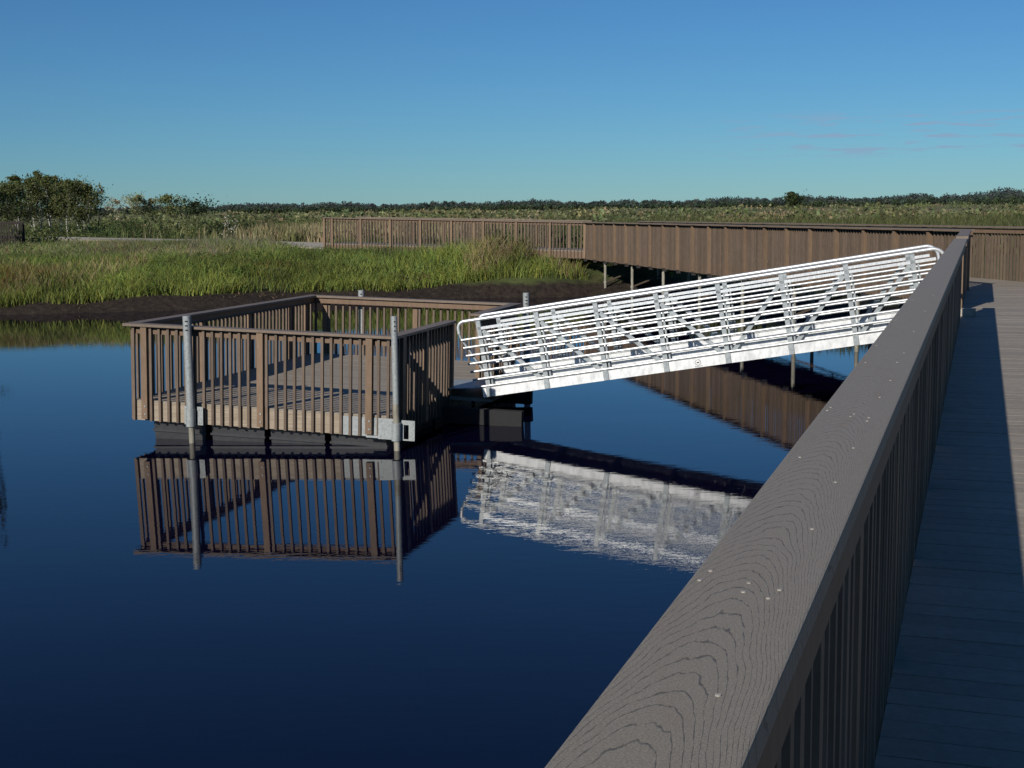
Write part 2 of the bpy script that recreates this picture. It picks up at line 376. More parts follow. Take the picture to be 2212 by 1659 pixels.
# gravel path that leaves the far end of the boardwalk and runs along the bank to the left
pc = [(-5.5, 56.15), (-7.2, 57.2), (-8.6, 60.3), (-11.2, 64.0), (-17.4, 71.7), (-24.9, 80), (-29.1, 84.6), (-36, 92), (-60, 112)]
pv = []; pf = []
for k in range(len(pc)):
    a = Vector(pc[max(0, k - 1)]); b = Vector(pc[min(len(pc) - 1, k + 1)]); t_ = (b - a).normalized(); n_ = Vector((-t_.y, t_.x)) * (1.0 if k < 2 else 1.6)
    for sgn in (-1, 1):
        q = Vector(pc[k]) + n_ * sgn; pv.append((q.x, q.y, 1.63 if k > 1 else 1.56))
    if k: j = 2 * k; pf.append((j - 2, j - 1, j + 1, j))
nb = len(pv)
for q in list(pv): pv.append((q[0], q[1], 1.0))
for k in range(1, len(pc)):
    for sd_ in (0, 1):
        a, b = 2 * (k - 1) + sd_, 2 * k + sd_; pf.append((a, b, b + nb, a + nb))
pm_ = bpy.data.meshes.new('gravel_path'); pm_.from_pydata(pv, [], pf); pm_.materials.append(M_PATH)
link(bpy.data.objects.new('gravel_path', pm_), kind='structure')

# ------------------------------------------------------------------ boardwalk, near leg
TH = R(19.263); E1 = Vector((math.sin(TH), math.cos(TH), 0)); E2 = Vector((math.cos(TH), -math.sin(TH), 0))
DECK_Z, RAIL_H = 1.606, 1.07
O = Vector((-.367, 0, DECK_Z))
def leg(s, a, z=0.0): return O + E1 * s + E2 * a + Vector((0, 0, z))
def frame(p, direction):
    d = Vector(direction).normalized(); y = Vector((-d.y, d.x, 0))
    return Matrix(((d.x, y.x, 0, p.x), (d.y, y.y, 0, p.y), (0, 0, 1, p.z), (0, 0, 0, 1)))
CAPN = (-.055, .110)
base = leg(0, .110)
FN = frame(base, E1)
dk = MB()
for yy in (-.06, -1.35, -2.65): dk.box(-2, 25.9, yy - .04, yy + .0, -.30, -.03)
deck = dk.build('boardwalk_deck', M_JOIST, None, FN, kind='structure', label='grey composite plank deck of the near boardwalk in railing shade')
planks(deck, -2, 25.35, -2.75, .0, 0)
S_END, S_GAP = 19.1, 20.4
nr = empty('railing', FN, label='long brown railing with wide grained cap running from the bottom edge, nearest the camera', cat='railing', group='boardwalk railings')
posts = [-1.2 + 1.475 * k for k in range(14) if -1.2 + 1.475 * k < S_END - .6] + [S_END - .07]
railing(nr, Matrix.Identity(4) @ T(-1.5, 0, 0), S_END + 1.5, [p + 1.5 for p in posts], .128, .29, CAPN, capmat=M_NEARCAP,
        bev=.004)
sm_ = MB().tube([(0, 0, -.002), (0, 0, .0012)], .0031, 10).mesh('screw', M_SCREW)
for s_, a_ in ((1.852, .019), (1.803, .014), (1.809, .077), (1.766, .077), (1.788, .119), (1.747, .111), (1.399, .113), (2.126, .12), (2.485, .118), (2.705, .029),
               (2.834, .118), (3.321, .015), (3.371, .018), (3.239, .076), (3.28, .08), (3.186, .117), (3.233, .117), (3.574, .117), (3.913, .122), (4.335, .022), (4.356, .114),
               (4.845, .018), (4.628, .12), (5.4, .115), (5.9, .02), (6.4, .117), (7.1, .03), (7.5, .117)):
    put('screw', sm_, nr, T(s_, .110 - a_, RAIL_H))
r2 = empty('railing', frame(leg(S_GAP, .110), E1), label='short length of brown railing beyond the gangway opening', cat='railing', group='boardwalk railings')
R2L = 25.35 - S_GAP
railing(r2, Matrix.Identity(4), R2L, [.07, 1.5, 2.9, R2L - .3], .128, .29, CAPN)
# kerb block in the gap at the head of the gangway
MB().box(0, .15, -.20, .0, 0, .10).build('kerb_block', M_BLOCK, None, frame(leg(S_END + .40, .10, .001), E1),
    label='small pale timber block on the deck at the gangway opening', cat='block')

# ------------------------------------------------------------------ boardwalk, far legs
CORN = Vector((8.21, 24.05, DECK_Z)); BEND = Vector((2.816, 50.0, 1.53)); LEND = Vector((-7.75, 56.2, 1.775))
d1 = (BEND - CORN); L1 = d1.xy.length; d1h = Vector((d1.x, d1.y, 0)).normalized()
d2 = (LEND - BEND); L2 = d2.xy.length; d2h = Vector((d2.x, d2.y, 0)).normalized()
n1 = Vector((d1h.y, -d1h.x, 0)); n2_ = Vector((d2h.y, -d2h.x, 0)); WID = 2.25
F1 = frame(CORN, d1h) @ Matrix.Rotation(-math.atan2(d1.z, L1), 4, 'Y')
F2 = frame(BEND, d2h) @ Matrix.Rotation(-math.atan2(d2.z, L2), 4, 'Y')
for F_, L_, x0, lab in ((F1, L1, -6., 'brown plank deck of the far boardwalk leg over the pond'), (F2, L2, 0., 'plank deck of the far boardwalk end on the grassy bank')):
    fb = MB()
    for yy in (.0, -WID * .5, -WID): fb.box(x0, L_, yy - .04, yy - .002, -.29, -.032)
    k = int((L_ - x0) / 1.325)
    for j in range(k): fb.box(x0 + j * 1.325 + .3, x0 + j * 1.325 + .34, -WID, -.05, -.34, -.295)
    fd_ = fb.build('boardwalk_deck', M_RAIL, None, F_, kind='structure', label=lab)
    planks(fd_, x0, L_, -WID, 0, -.007)
g = 'boardwalk railings'
SP1 = L1 / 20
fr = empty('railing', F1, label='long solid looking brown railing of the far boardwalk over the water', cat='railing', group=g)
railing(fr, Matrix.Identity(4), L1, [SP1 * k + .05 for k in range(21)], .128, .31, (-.075, .130), foot=True, pd=.09)
bo = empty('railing', F1 @ T(L1 + .6, -WID, 0) @ RZ(math.pi), label='back railing of the far boardwalk, its planked inside visible at the right edge', cat='railing', group=g)
railing(bo, Matrix.Identity(4), L1 + 6.5, [SP1 * k + .05 for k in range(25) if SP1 * k < L1 + 6], .115, .29, (-.085, .085), postmat=M_BAL)
SP2 = L2 / 8.35
lf = empty('railing', F2, label='see-through front railing of the far boardwalk end above the green bank', cat='railing', group=g)
railing(lf, Matrix.Identity(4), L2, [SP2 * k + .05 for k in range(9)] + [L2 - .05], .150, .31, (-.075, .095))
lb = empty('railing', F2 @ T(L2, -WID, 0) @ RZ(math.pi), label='rear railing glimpsed through the far boardwalk end on the bank', cat='railing', group=g)
railing(lb, Matrix.Identity(4), L2 - .9, [SP2 * k + .05 for k in range(8)], .150, .2, (-.075, .085))

# support piles, in pairs, with one brace between each pair
ORD = 'first second third fourth fifth sixth seventh eighth ninth tenth eleventh twelfth thirteenth fourteenth'.split()
pile_m = MB().tube([(0, 0, -.8), (0, 0, 1.24)], .048, 12).mesh('pipe', M_PILE)
clamp_m = MB().tube([(0, 0, 0), (0, 0, .07)], .062, 12).mesh('clamp', M_PILE)
for F_, L_, xs, side in ((F1, L1, [1.4 + 3.3 * k for k in range(8)], 'near'), (F1, L1, [1.4 + 3.3 * k for k in range(8)], 'back'), (F2, L2, [1.2, 4.0], 'near')):
    for q, x in enumerate(xs):
        p = F_ @ Vector((x, -.16 if side == 'near' else -WID + .12, -.3)); 
        o = put('support_pile', pile_m, None, T(p.x, p.y, p.z - 1.22), label=('thin steel pipe pile under the far boardwalk end on the bank, %s from the bend' if F_ is F2 else 'thin steel pile on the water side of the far boardwalk, %s from the near corner' if side == 'near' else 'shaded steel pile under the back of the far boardwalk, %s from the near corner') % ORD[q],
                cat='pile', group='piles under the far boardwalk ' + side)
        put('clamp', clamp_m, o, T(0, 0, .42))
        if side == 'near' and F_ is F1:
            a = Vector((0, 0, .46)); b = F_ @ Vector((x, -WID + .2, -.38)) - Vector((p.x, p.y, p.z - 1.22))
            MB().bar(a, b, .03, .05).build('brace', M_JOIST, o)
for k in range(4):
    p = leg(6 + 4.6 * k, .2)
    put('support_pile', pile_m, None, T(p.x, p.y, DECK_Z - .3 - 1.23), label='steel pipe pile under the near boardwalk, %s from the camera' % ORD[k], cat='pile', group='piles under the near boardwalk')

# ------------------------------------------------------------------ floating platform
yaw = -.265; A0 = Vector((-5.419, 18.536, 1.636 - RAIL_H)); PW, PL = 4.02, 6.477
ux = Vector((math.cos(yaw), math.sin(yaw), -.134 / PW)).normalized(); vy = Vector((-math.sin(yaw), math.cos(yaw), -.024 / PL)); vy = (vy - ux * vy.dot(ux)).normalized(); wz = ux.cross(vy)
FP = Matrix(((ux.x, vy.x, wz.x, A0.x), (ux.y, vy.y, wz.y, A0.y), (ux.z, vy.z, wz.z, A0.z), (0, 0, 0, 1)))
pf_ = empty('floating_platform', FP, label='brown railed floating platform on black floats, tilted slightly towards the gangway', cat='platform')
IN = .09                                          # rails stand this far inside the cap outline
x0, x1, y0, y1 = IN, PW - IN, IN, PL - IN
fa = MB().box(x0 + .002, x1 - .002, y0 + .002, y0 + .040, -.285, -.026)
fa.build('fascia', M_LUMBER, pf_, label='weathered pale timber edge beam behind the front balusters')
MB().box(x0 + .002, x1 - .002, y1 - .040, y1 - .002, -.285, -.026).build('fascia', M_LUMBER, pf_)
for xa in (x0 + .002, x1 - .040): MB().box(xa, xa + .038, y0 + .042, y1 - .042, -.285, -.026).build('fascia', M_LUMBER, pf_)
npl = int((y1 - y0) / .1405); bme = boxmesh('deck_board', x1 - x0 - .006, .135, .024, M_DECK)
for k in range(npl + 1):
    put('deck_board', bme, pf_, T(x0 + .003, y0 + .07 + k * .1405, -.024 + random.uniform(-.001, .001)))
def side_rail(p, d, length, post_at, **k):
    d = Vector(d); y = Vector((-d.y, d.x, 0)); M_ = Matrix(((d.x, y.x, 0, p[0]), (d.y, y.y, 0, p[1]), (0, 0, 1, 0), (0, 0, 0, 1)))
    part = MB().box(0, length, -.075, -.038, .93, .9325).build('railing', M_RAIL, pf_, M_)
    railing(part, Matrix.Identity(4), length, post_at, .1345, .285, (-.085, IN), bolts=True, **k); return part
LX, LY = x1 - x0, y1 - y0
side_rail((x1, y0), (-1, 0, 0), LX, [.30, LX / 2 - .05, LX - .22], cap_ext=(IN, IN))           # front
side_rail((x0, y0), (0, 1, 0), LY, [.5, 2.1, 3.7, 5.3, LY - .3], cap_ext=(-.087, -.087))       # left
side_rail((x0, y1), (1, 0, 0), LX, [.22, LX / 2 + .05, LX - .3], cap_ext=(IN, IN))             # back
OPEN0, OPEN1 = 2.62, 3.95
side_rail((x1, y1), (0, -1, 0), LY - (OPEN1 - IN), [.3, 1.3, LY - (OPEN1 - IN) - .06], cap_ext=(-.087, .02))
side_rail((x1, OPEN0), (0, -1, 0), OPEN0 - IN, [.06, 1.25, OPEN0 - IN - .3], cap_ext=(.02, -.087))
# floats: ribbed black tubs
def tub(w, l, h):
    b = MB(); t = .04
    pts = []
    b.quad_box([(t, t, 0), (w - t, t, 0), (w - t, l - t, 0), (t, l - t, 0), (0, 0, h), (w, 0, h), (w, l, h), (0, l, h)])
    b.box(-.012, w + .012, -.012, l + .012, h - .13, h - .10)
    k = int(w / .12)
    for j in range(k): b.box(j * .12 + .03, j * .12 + .085, -.02, l + .02, h, h + .028)
    return b
fmesh = tub(.80, 1.9, .62).mesh('float', M_FLOAT)
for a in range(4):
    for b in range(3):
        put('float', fmesh, pf_, T(.36 + a * .89, .19 + b * 2.06, -.285 - .62 - .03))
for yy in (.30, 1.8, 2.4, 3.9, 4.5, 6.0): MB().box(.2, PW - .2, yy, yy + .09, -.284, -.03).build('joist', M_JOIST, pf_)
# outrigger that carries the foot of the gangway
MB().box(PW - .04, PW + 1.16, 2.15, 2.29, -.40, -.17).build('outrigger_beam', M_BEAM, pf_)
MB().box(PW - .04, PW + .80, 4.1, 4.24, -.36, -.14).build('outrigger_beam', M_BEAM, pf_)
MB().box(PW - .03, PW + .62, 2.45, 4.05, -.10, -.055).build('landing_plate', M_DECK, pf_)
# galvanised pile brackets
def plate(x, z0, z1, w, y=-.003, name='bracket_plate', slot=False):
    b = MB()
    if slot:
        b.box(x, x + w * .30, y - .008, y, z0, z1).box(x + w * .62, x + w, y - .008, y, z0, z1).box(x + w * .30, x + w * .62, y - .008, y, z1 - .06, z1).box(x + w * .30, x + w * .62, y - .008, y, z0, z0 + .02)
    else: b.box(x, x + w, y - .008, y, z0, z1)
    o = b.build(name, M_GALV, pf_)
    bm_ = CACHE['bolt']
    for bx in (x + .03, x + w - .03):
        for bz in (z0 + .04, z1 - .04): put('bolt', bm_, o, T(bx, y - .004, bz) @ RZ(math.pi))
    return o
YF = y0 - .001
plate(3.20, -.29, -.035, .62, YF + .0, 'bracket_plate')
plate(3.78, -.30, -.02, .22, YF - .080)
plate(4.07, -.30, -.03, .22, YF - .080, slot=True)
MB().box(3.60, 3.84, YF - .066, YF - .010, -.296, -.268).build('bracket_angle', M_GALV, pf_)
plate(.94, -.285, -.03, .07, YF - .08); plate(1.13, -.285, -.03, .09, YF - .08)
for px_ in (1.06, 4.05):
    MB().tube([(px_, YF - .135, -.30), (px_, YF - .135, -.06)], .066 if px_ < 2 else .062, 18).build('pile_collar', M_GALV, pf_)
# guide piles (stand in the pond bed, pass through the collars)
def gpile(u, v, ztop, wide_from, label, thin=.041, wide=.057):
    p = FP @ Vector((u, v, 0))
    root = MB().tube([(0, 0, -.8), (0, 0, ztop - .002)], thin, 18).build('guide_pile', M_PILE, None, T(p.x, p.y, 0), label=label, cat='pile', group='guide piles of the platform')
    if wide_from is not None:
        r = wide; MB().tube([(0, 0, wide_from), (0, 0, ztop)], r, 20).build('sleeve', M_GALV, root)
    else: r = thin + .001; MB().tube([(0, 0, .62), (0, 0, ztop)], r, 20).build('sleeve', M_GALV, root)
    for kk in range(3):
        for aa in (-.13, .2):
            hh = MB().tube([(0, 0, 0), (0, .004, 0)], .0105, 8); a2 = -math.pi / 2 + aa
            if r > .05 or aa > 0: hh.build('hole', M_HOLE, root, T(math.cos(a2) * (r - .0015), math.sin(a2) * (r - .0015), ztop - .07 - kk * .06) @ RZ(a2 + math.pi / 2 - math.pi))
    return root
gpile(1.06, YF - .135, 1.75, .28, 'thick grey steel sleeve pile in front of the platform, left of centre')
gpile(4.05, YF - .135, 1.775, None, 'slim steel pile at the front right corner of the platform')
gpile(1.0, y1 + .16, 1.69, .3, 'steel pile behind the back rail of the platform')
gpile(4.13, y1 + .12, 1.66, .3, 'steel pile at the back right corner of the platform behind the gangway')

# ------------------------------------------------------------------ gangway
g0 = Vector((-.316, 19.60, .403)); g7 = Vector((4.758, 18.40, 1.222)); ga = (g7 - g0); BAY = ga.length / 6; ga.normalize()
gy = Vector((-ga.y, ga.x, 0)).normalized(); gz = ga.cross(gy)
FG = Matrix(((ga.x, gy.x, gz.x, g0.x), (ga.y, gy.y, gz.y, g0.y), (ga.z, gy.z, gz.z, g0.z), (0, 0, 0, 1)))
gw = empty('gangway', FG, label='bright aluminium truss gangway sloping from the boardwalk down to the platform', cat='gangway')
GW, XA, XB = 1.22, -.30, 7 * BAY + .42
RAILZ = [.885, .765, .645, .522, .40, .28, .165]
for y in (0., GW):
    s_ = 1 if y == 0 else -1
    MB().box(-.10, XB - .05, y - .035, y + .035, 0, .145).build('bottom_chord', M_CHORD, gw)
    MB().box(-.02, XB - .12, y - .03, y + .03, .995, 1.035).build('top_chord', M_ALU, gw)
    yo = y - .055 * s_ if y == 0 else y - .055
    hr = [(XA - .02, y, .98)]
    for t_ in range(0, 7): a = t_ / 6 * math.pi / 2; hr.append((XA + .08 - .10 * math.cos(a), y, 1.05 + .10 * math.sin(a)))
    for t_ in range(0, 9): a = t_ / 8 * math.pi / 2; hr.append((XB - .16 + .16 * math.sin(a), y, .99 + .16 * math.cos(a)))
    hr.append((XB, y, .90)); hr.append((XB, y, .60)); hr.append((XB - .18, y, .2))
    MB().tube(hr, .024, 12).build('handrail', M_ALU, gw)
    for z in RAILZ:
        MB().tube([(XA + .12 * (1 - z), y - .050, z), (XB - .02 - .25 * max(0, .6 - z), y - .050, z)], .0175, 10).build('horizontal_rail', M_TUBE, gw)
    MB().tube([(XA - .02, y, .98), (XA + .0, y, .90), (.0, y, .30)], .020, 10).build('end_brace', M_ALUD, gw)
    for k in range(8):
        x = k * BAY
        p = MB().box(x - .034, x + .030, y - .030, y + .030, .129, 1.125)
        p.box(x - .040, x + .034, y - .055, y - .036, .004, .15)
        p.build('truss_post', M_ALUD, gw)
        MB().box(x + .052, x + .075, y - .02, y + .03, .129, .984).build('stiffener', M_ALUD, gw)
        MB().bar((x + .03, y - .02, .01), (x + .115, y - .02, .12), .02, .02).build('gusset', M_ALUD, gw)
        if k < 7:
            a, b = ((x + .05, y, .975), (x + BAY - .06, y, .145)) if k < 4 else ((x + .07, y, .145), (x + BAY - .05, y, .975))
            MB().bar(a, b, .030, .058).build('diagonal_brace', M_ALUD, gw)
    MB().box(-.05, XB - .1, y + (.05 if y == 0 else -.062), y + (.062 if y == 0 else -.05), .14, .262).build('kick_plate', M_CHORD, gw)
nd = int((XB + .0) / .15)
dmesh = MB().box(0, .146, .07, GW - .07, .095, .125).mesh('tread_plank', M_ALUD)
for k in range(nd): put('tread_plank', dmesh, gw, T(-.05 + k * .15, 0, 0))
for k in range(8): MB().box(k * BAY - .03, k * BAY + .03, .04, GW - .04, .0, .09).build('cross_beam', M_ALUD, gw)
fl = FG.inverted() @ (FP @ Vector((PW - .75, 3.2, .012)))
MB().quad_box([(fl.x, .1, fl.z), (-.02, .1, .11), (-.02, GW - .1, .11), (fl.x, GW - .1, fl.z), (fl.x, .1, fl.z + .012), (-.02, .1, .124), (-.02, GW - .1, .124), (fl.x, GW - .1, fl.z + .012)]).build('transition_plate', M_ALUD, gw)
st = MB().tube([(0, 0, 0), (0, -.001, 0)], .040, 24).build('maker_badge', M_INK, gw, T(3 * BAY + .45, -.0353, .072))
MB().tube([(0, 0, 0), (0, -.001, 0)], .035, 24).build('badge_disc', M_STICK, st, T(0, -.001, 0))
for dx, dz_, w_, h_ in ((-.012, .0, .012, .016), (.001, .0, .011, .016), (.012, .0, .010, .014), (0, -.001, .036, .005)):
    MB().box(dx - w_ / 2, dx + w_ / 2, -.0035, -.0025, dz_ - h_ / 2, dz_ + h_ / 2).build('badge_mark', M_INK, st)
for k_ in range(4): MB().box(-.05 + k_ * .03, -.03 + k_ * .03, -.002, -.001, -.056, -.050).build('badge_mark', M_INK, st)

# ------------------------------------------------------------------ vegetation
def vary(base, n, amt=.25):
    base = np.asarray(base, float); k = 1 + amt * (RNG.random((n, 1)) * 2 - 1)
    return np.clip(base * k * (1 + .12 * (RNG.random((n, 3)) * 2 - 1)), 0, 1)
def blades(name, x, y, z, h, w, col, lean=.35, m=None, **kw):
    n = len(x); az = RNG.random(n) * 6.283; la = RNG.random(n) * 6.283; ll = h * lean * (.3 + RNG.random(n))
    dx, dy = np.cos(az) * w / 2, np.sin(az) * w / 2
    lx, ly = np.cos(la) * ll, np.sin(la) * ll
    b = np.stack([x, y, z - .03], -1); W_ = np.stack([dx, dy, 0 * dx], -1)
    mid = b + np.stack([lx * .3, ly * .3, h * .6], -1); tip = b + np.stack([lx, ly, h], -1)
    v = np.stack([b - W_, b + W_, mid + W_ * .75, mid - W_ * .75, tip], 1).reshape(-1, 3)
    k = np.arange(n) * 5
    f = np.concatenate([np.stack([k, k + 1, k + 2], 1), np.stack([k, k + 2, k + 3], 1), np.stack([k + 3, k + 2, k + 4], 1)])
    t = np.repeat(col, 5, 0)
    return link(bpy.data.objects.new(name, npmesh(name, v, f, m or M_GRASS, t)), **kw)
def leaf_quads(c, size, asp=1.0):
    n = len(c); a = RNG.normal(size=(n, 3)); a /= np.linalg.norm(a, axis=1, keepdims=True)
    b = RNG.normal(size=(n, 3)); b -= a * (a * b).sum(1, keepdims=True); b /= np.linalg.norm(b, axis=1, keepdims=True)
    s = np.asarray(size).reshape(-1, 1) / 2
    v = np.stack([c - a * s - b * s * .15, c - b * s * .62 * asp, c + a * s + b * s * .1, c + b * s * .55 * asp], 1).reshape(-1, 3)
    k = np.arange(n) * 4; return v, np.stack([k, k + 1, k + 2, k + 3], 1)
def leaf_obj(name, c, size, col, parent=None, M=None, **kw):
    v, f = leaf_quads(c, size); return link(bpy.data.objects.new(name, npmesh(name, v, f, M_LEAF, np.repeat(col, 4, 0))), parent, M, **kw)
def in_view(x, y, mrg=.03): return (x / y > -.382 - mrg) & (x / y < .382 + mrg)
def field(n, y0, y1, xa=None, xb=None):
    """points spread so that the nearer ones are not sparser on screen"""
    y = 1 / (1 / y1 + RNG.random(n) * (1 / y0 - 1 / y1)); t = RNG.random(n)
    lo, hi = (-.42, .42) if xa is None else (xa, xb)
    return (lo + t * (hi - lo)) * y, y
def noise2(x, y, s): return wob(x * s + 3.1, y * s - 1.7)
def on_path(x, y):
    r = np.zeros(len(x), bool)
    for (ax, ay), (bx, by) in zip(pc, pc[1:]):
        ex, ey = bx - ax, by - ay; t = np.clip(((x - ax) * ex + (y - ay) * ey) / (ex * ex + ey * ey), 0, 1); r |= np.hypot(x - ax - t * ex, y - ay - t * ey) < 1.8
    return r
def on_walk(x, y):
    a1 = (x - CORN.x) * d1h.x + (y - CORN.y) * d1h.y; b1 = (x - CORN.x) * n1.x + (y - CORN.y) * n1.y
    a2 = (x - BEND.x) * d2h.x + (y - BEND.y) * d2h.y; b2 = (x - BEND.x) * n2_.x + (y - BEND.y) * n2_.y
    return ((a1 > -7) & (a1 < L1 + .5) & (b1 > -.25) & (b1 < WID + .3)) | ((a2 > -.5) & (a2 < L2) & (b2 > -.25) & (b2 < WID + .3))
# bank grass
x, y = field(260000, 39, 76, -.41, .12); d = pond_dist(x, y) + .35 * wob(x * 1.3, y * 1.3)
e0 = np.where(x > -4, .85, .75) + .45 * noise2(x, y, .9)
k = (d > e0) & ~on_walk(x, y) & ~on_path(x, y) & (RNG.random(len(x)) < .35 + .65 * (noise2(x, y, 1.3) > -.45))
x, y, d, e0 = x[k], y[k], d[k], e0[k]; z = ground_z(x, y); n = len(x)
p1, p2, p3 = noise2(x, y, .55), noise2(x + 40, y, .35), RNG.random(n)
fr_ = np.clip(1 - (d - e0) / 4.5, 0, 1)                       # the lush fringe at the mud
h = (.20 + .28 * RNG.random(n)) * (1 + .25 * p1) * (1 + .35 * np.clip((d - e0 - 6) / 6, 0, 1))
col = vary((.118, .165, .038), n, .45); yel = vary((.205, .230, .046), n, .4); tan_ = vary((.26, .20, .105), n, .35); red = vary((.19, .115, .038), n, .3); grey = vary((.20, .185, .115), n, .3)
col = np.where((p3 < .25 + .45 * fr_)[:, None], yel, col)
col = np.where(((p1 > .42) & (RNG.random(n) < .40))[:, None], tan_, col)
col = np.where(((x < -6) & (fr_ > .3) & (p2 > .05) & (RNG.random(n) < .4))[:, None], red, col)
up_ = np.clip((d - e0 - 5) / 5, 0, 1)
col = np.where((RNG.random(n) < .40 * up_)[:, None], grey, col)
h = h * np.interp(d - e0, [0, 5, 9, 14], [1.15, .95, .75, .75])
a2 = (x - BEND.x) * d2h.x + (y - BEND.y) * d2h.y; b2 = (x - BEND.x) * n2_.x + (y - BEND.y) * n2_.y
h = np.where((a2 > 1.8) & (a2 < 7.2) & (b2 > -2.6) & (b2 < 0), h * (1.45 + .6 * noise2(x, y, 1.1)), h)
tuft = (a2 > 2.2) & (a2 < 4.2) & (b2 > -2.4) & (b2 < -.6) & (RNG.random(n) < .5); col = np.where(tuft[:, None], tan_, col)
blades('bank_grass', x, y, z, h, .014 + .016 * RNG.random(n), col * (1 + .38 * noise2(x, y, .75) + .25 * noise2(x + 9, y, 2.1))[:, None].clip(.3, 2), .6, kind='stuff', label='green and yellow sedge growing thick on the pond bank', cat='grass')
# taller dry stems with pale heads along the top of the bank
x, y = field(9000, 49, 66, -.24, -.02); d = pond_dist(x, y); k = (d > 7) & ~on_walk(x, y) & ~on_path(x, y) & (noise2(x, y, .5) > -.1)
x, y = x[k], y[k]; n = len(x)
blades('dry_stems', x, y, ground_z(x, y), .25 + .35 * RNG.random(n), .012 + .010 * RNG.random(n), vary((.24, .21, .15), n, .3), .3, kind='stuff', label='dry greyish seed stems along the top of the bank', cat='grass')
# litter on the peat
x, y = field(9000, 40, 58, -.41, .12); d = pond_dist(x, y); k = (d > .3) & (d < 6) & (noise2(x, y, 1.1) > -.2); x, y = x[k], y[k]; n = len(x)
blades('mud_litter', x, y, ground_z(x, y) + .03, .04 + .06 * RNG.random(n), .02 + .03 * RNG.random(n), vary((.12, .085, .05), n, .6), 3., kind='stuff', label='scattered dead straw on the dark mud shore', cat='litter')
# straw-coloured reeds behind the path and the far boardwalk end
x, y = field(60000, 64, 170, -.30, .0); k = ~on_path(x, y) & ~on_walk(x, y) & (x > np.interp(y, [57, 64, 72, 80, 92, 112], [-6, -9.5, -15.5, -23, -34, -58])) & (RNG.random(len(x)) < np.clip((x / y + .21) * 9, .02, 1)); x, y = x[k], y[k]; n = len(x)
pp = noise2(x, y, .22)
col = np.where((pp > .0)[:, None], vary((.28, .23, .125), n, .3), vary((.12, .125, .045), n, .35))
blades('dry_reeds', x, y, ground_z(x, y), .5 + .6 * RNG.random(n), .05 + .04 * RNG.random(n), col, .3, kind='stuff', label='straw coloured reeds in the marsh behind the path', cat='reeds')
# reeds right behind the far boardwalk, on the right
x, y = field(40000, 46, 210, -.02, .42); d = pond_dist(x, y); k = (d > 3.5) & ~on_walk(x, y); x, y = x[k], y[k]; n = len(x); pp = noise2(x, y, .11)
col = np.where(((pp > .1) & (x / y > .15))[:, None], vary((.30, .225, .125), n, .3), vary((.085, .095, .032), n, .4))
blades('marsh_reeds', x, y, ground_z(x, y), .45 + .55 * RNG.random(n), .06 + .05 * RNG.random(n), col, .35, kind='stuff', label='mixed green and tan reeds in the marsh behind the far boardwalk', cat='reeds')

# leafy thickets: clumps of leaves on the marsh
def clumps(cx, cy, rad, ht, per, size, col, amt=.35):
    n = len(cx); idx = np.repeat(np.arange(n), per); m = len(idx)
    u = RNG.normal(size=(m, 3)); u /= np.linalg.norm(u, axis=1, keepdims=True); r = RNG.random(m) ** .45
    lump = 1 + .35 * np.sin(u[:, 0] * 5 + idx) * np.cos(u[:, 2] * 6 + idx * 1.7)
    px = cx[idx] + u[:, 0] * r * rad[idx] * lump; py = cy[idx] + u[:, 1] * r * rad[idx] * lump
    pz = ground_z(cx, cy)[idx] + np.abs(u[:, 2]) * r * ht[idx] * lump
    c = np.asarray(col)[idx] * (1 + amt * (RNG.random((m, 1)) * 2 - 1))
    return np.stack([px, py, pz], -1), size * (.6 + .8 * RNG.random(m)), np.clip(c, 0, 1)
n = 900; cy_ = 41 + 30 * RNG.random(n) ** 1.3; cx_ = cy_ * (-.41 + .46 * RNG.random(n)); dd = pond_dist(cx_, cy_); k = (dd > 1.5) & ~on_path(cx_, cy_) & ~on_walk(cx_, cy_) & (noise2(cx_, cy_, .8) > -.3); cx_, cy_ = cx_[k], cy_[k]; n = len(cx_)
wc = np.where((RNG.random(n) < .25)[:, None], vary((.15, .105, .05), n, .3), vary((.095, .138, .034), n, .4))
c3, s3, t3 = clumps(cx_, cy_, .20 + .40 * RNG.random(n), .18 + .34 * RNG.random(n), 110, .07, wc)
leaf_obj('bank_weeds', c3, s3, t3, kind='stuff', label='leafy green weeds among the sedge on the bank', cat='weeds')
n = 300; cy_ = 90 + 85 * RNG.random(n); cx_ = cy_ * (-.44 + .31 * RNG.random(n)); k = ~on_path(cx_, cy_); cx_, cy_ = cx_[k], cy_[k]
fx = 71 + 9 * RNG.random(26); cx_ = np.concatenate([cx_, fx * (-.385 + .045 * RNG.random(26))]); cy_ = np.concatenate([cy_, fx]); n = len(cx_)
hh = np.where(cx_ / cy_ < -.30, .5 + .7 * RNG.random(n), .5 + .9 * RNG.random(n))
c3, s3, t3 = clumps(cx_, cy_, 1.1 + 1.3 * RNG.random(n), hh, 240, .14, vary((.095, .120, .038), n, .5))
leaf_obj('willow_thicket', c3, s3, t3, kind='stuff', label='dense green willow thicket behind the path at left', cat='thicket')
n = 900; cy_ = 1 / (1 / 1000 + RNG.random(n) * (1 / 115 - 1 / 1000)); cx_ = cy_ * (-.30 + .72 * RNG.random(n))
k = noise2(cx_ / 30, cy_ / 30, 1.2) + .5 * RNG.random(n) > .0; cx_, cy_ = cx_[k], cy_[k]; n = len(cx_)
c3, s3, t3 = clumps(cx_, cy_, (1.2 + 2.2 * RNG.random(n)) * (1 + cy_ / 350), (.5 + .8 * RNG.random(n)) * (1 + cy_ / 900), 70, .32, np.where((RNG.random(n) < .2)[:, None], vary((.26, .225, .12), n, .25), vary((.140, .155, .066), n, .3)))
s3 = s3 * (1 + c3[:, 1] / 300)
leaf_obj('marsh_scrub', c3, s3, t3, kind='stuff', label='low olive scrub scattered over the wide marsh', cat='scrub')

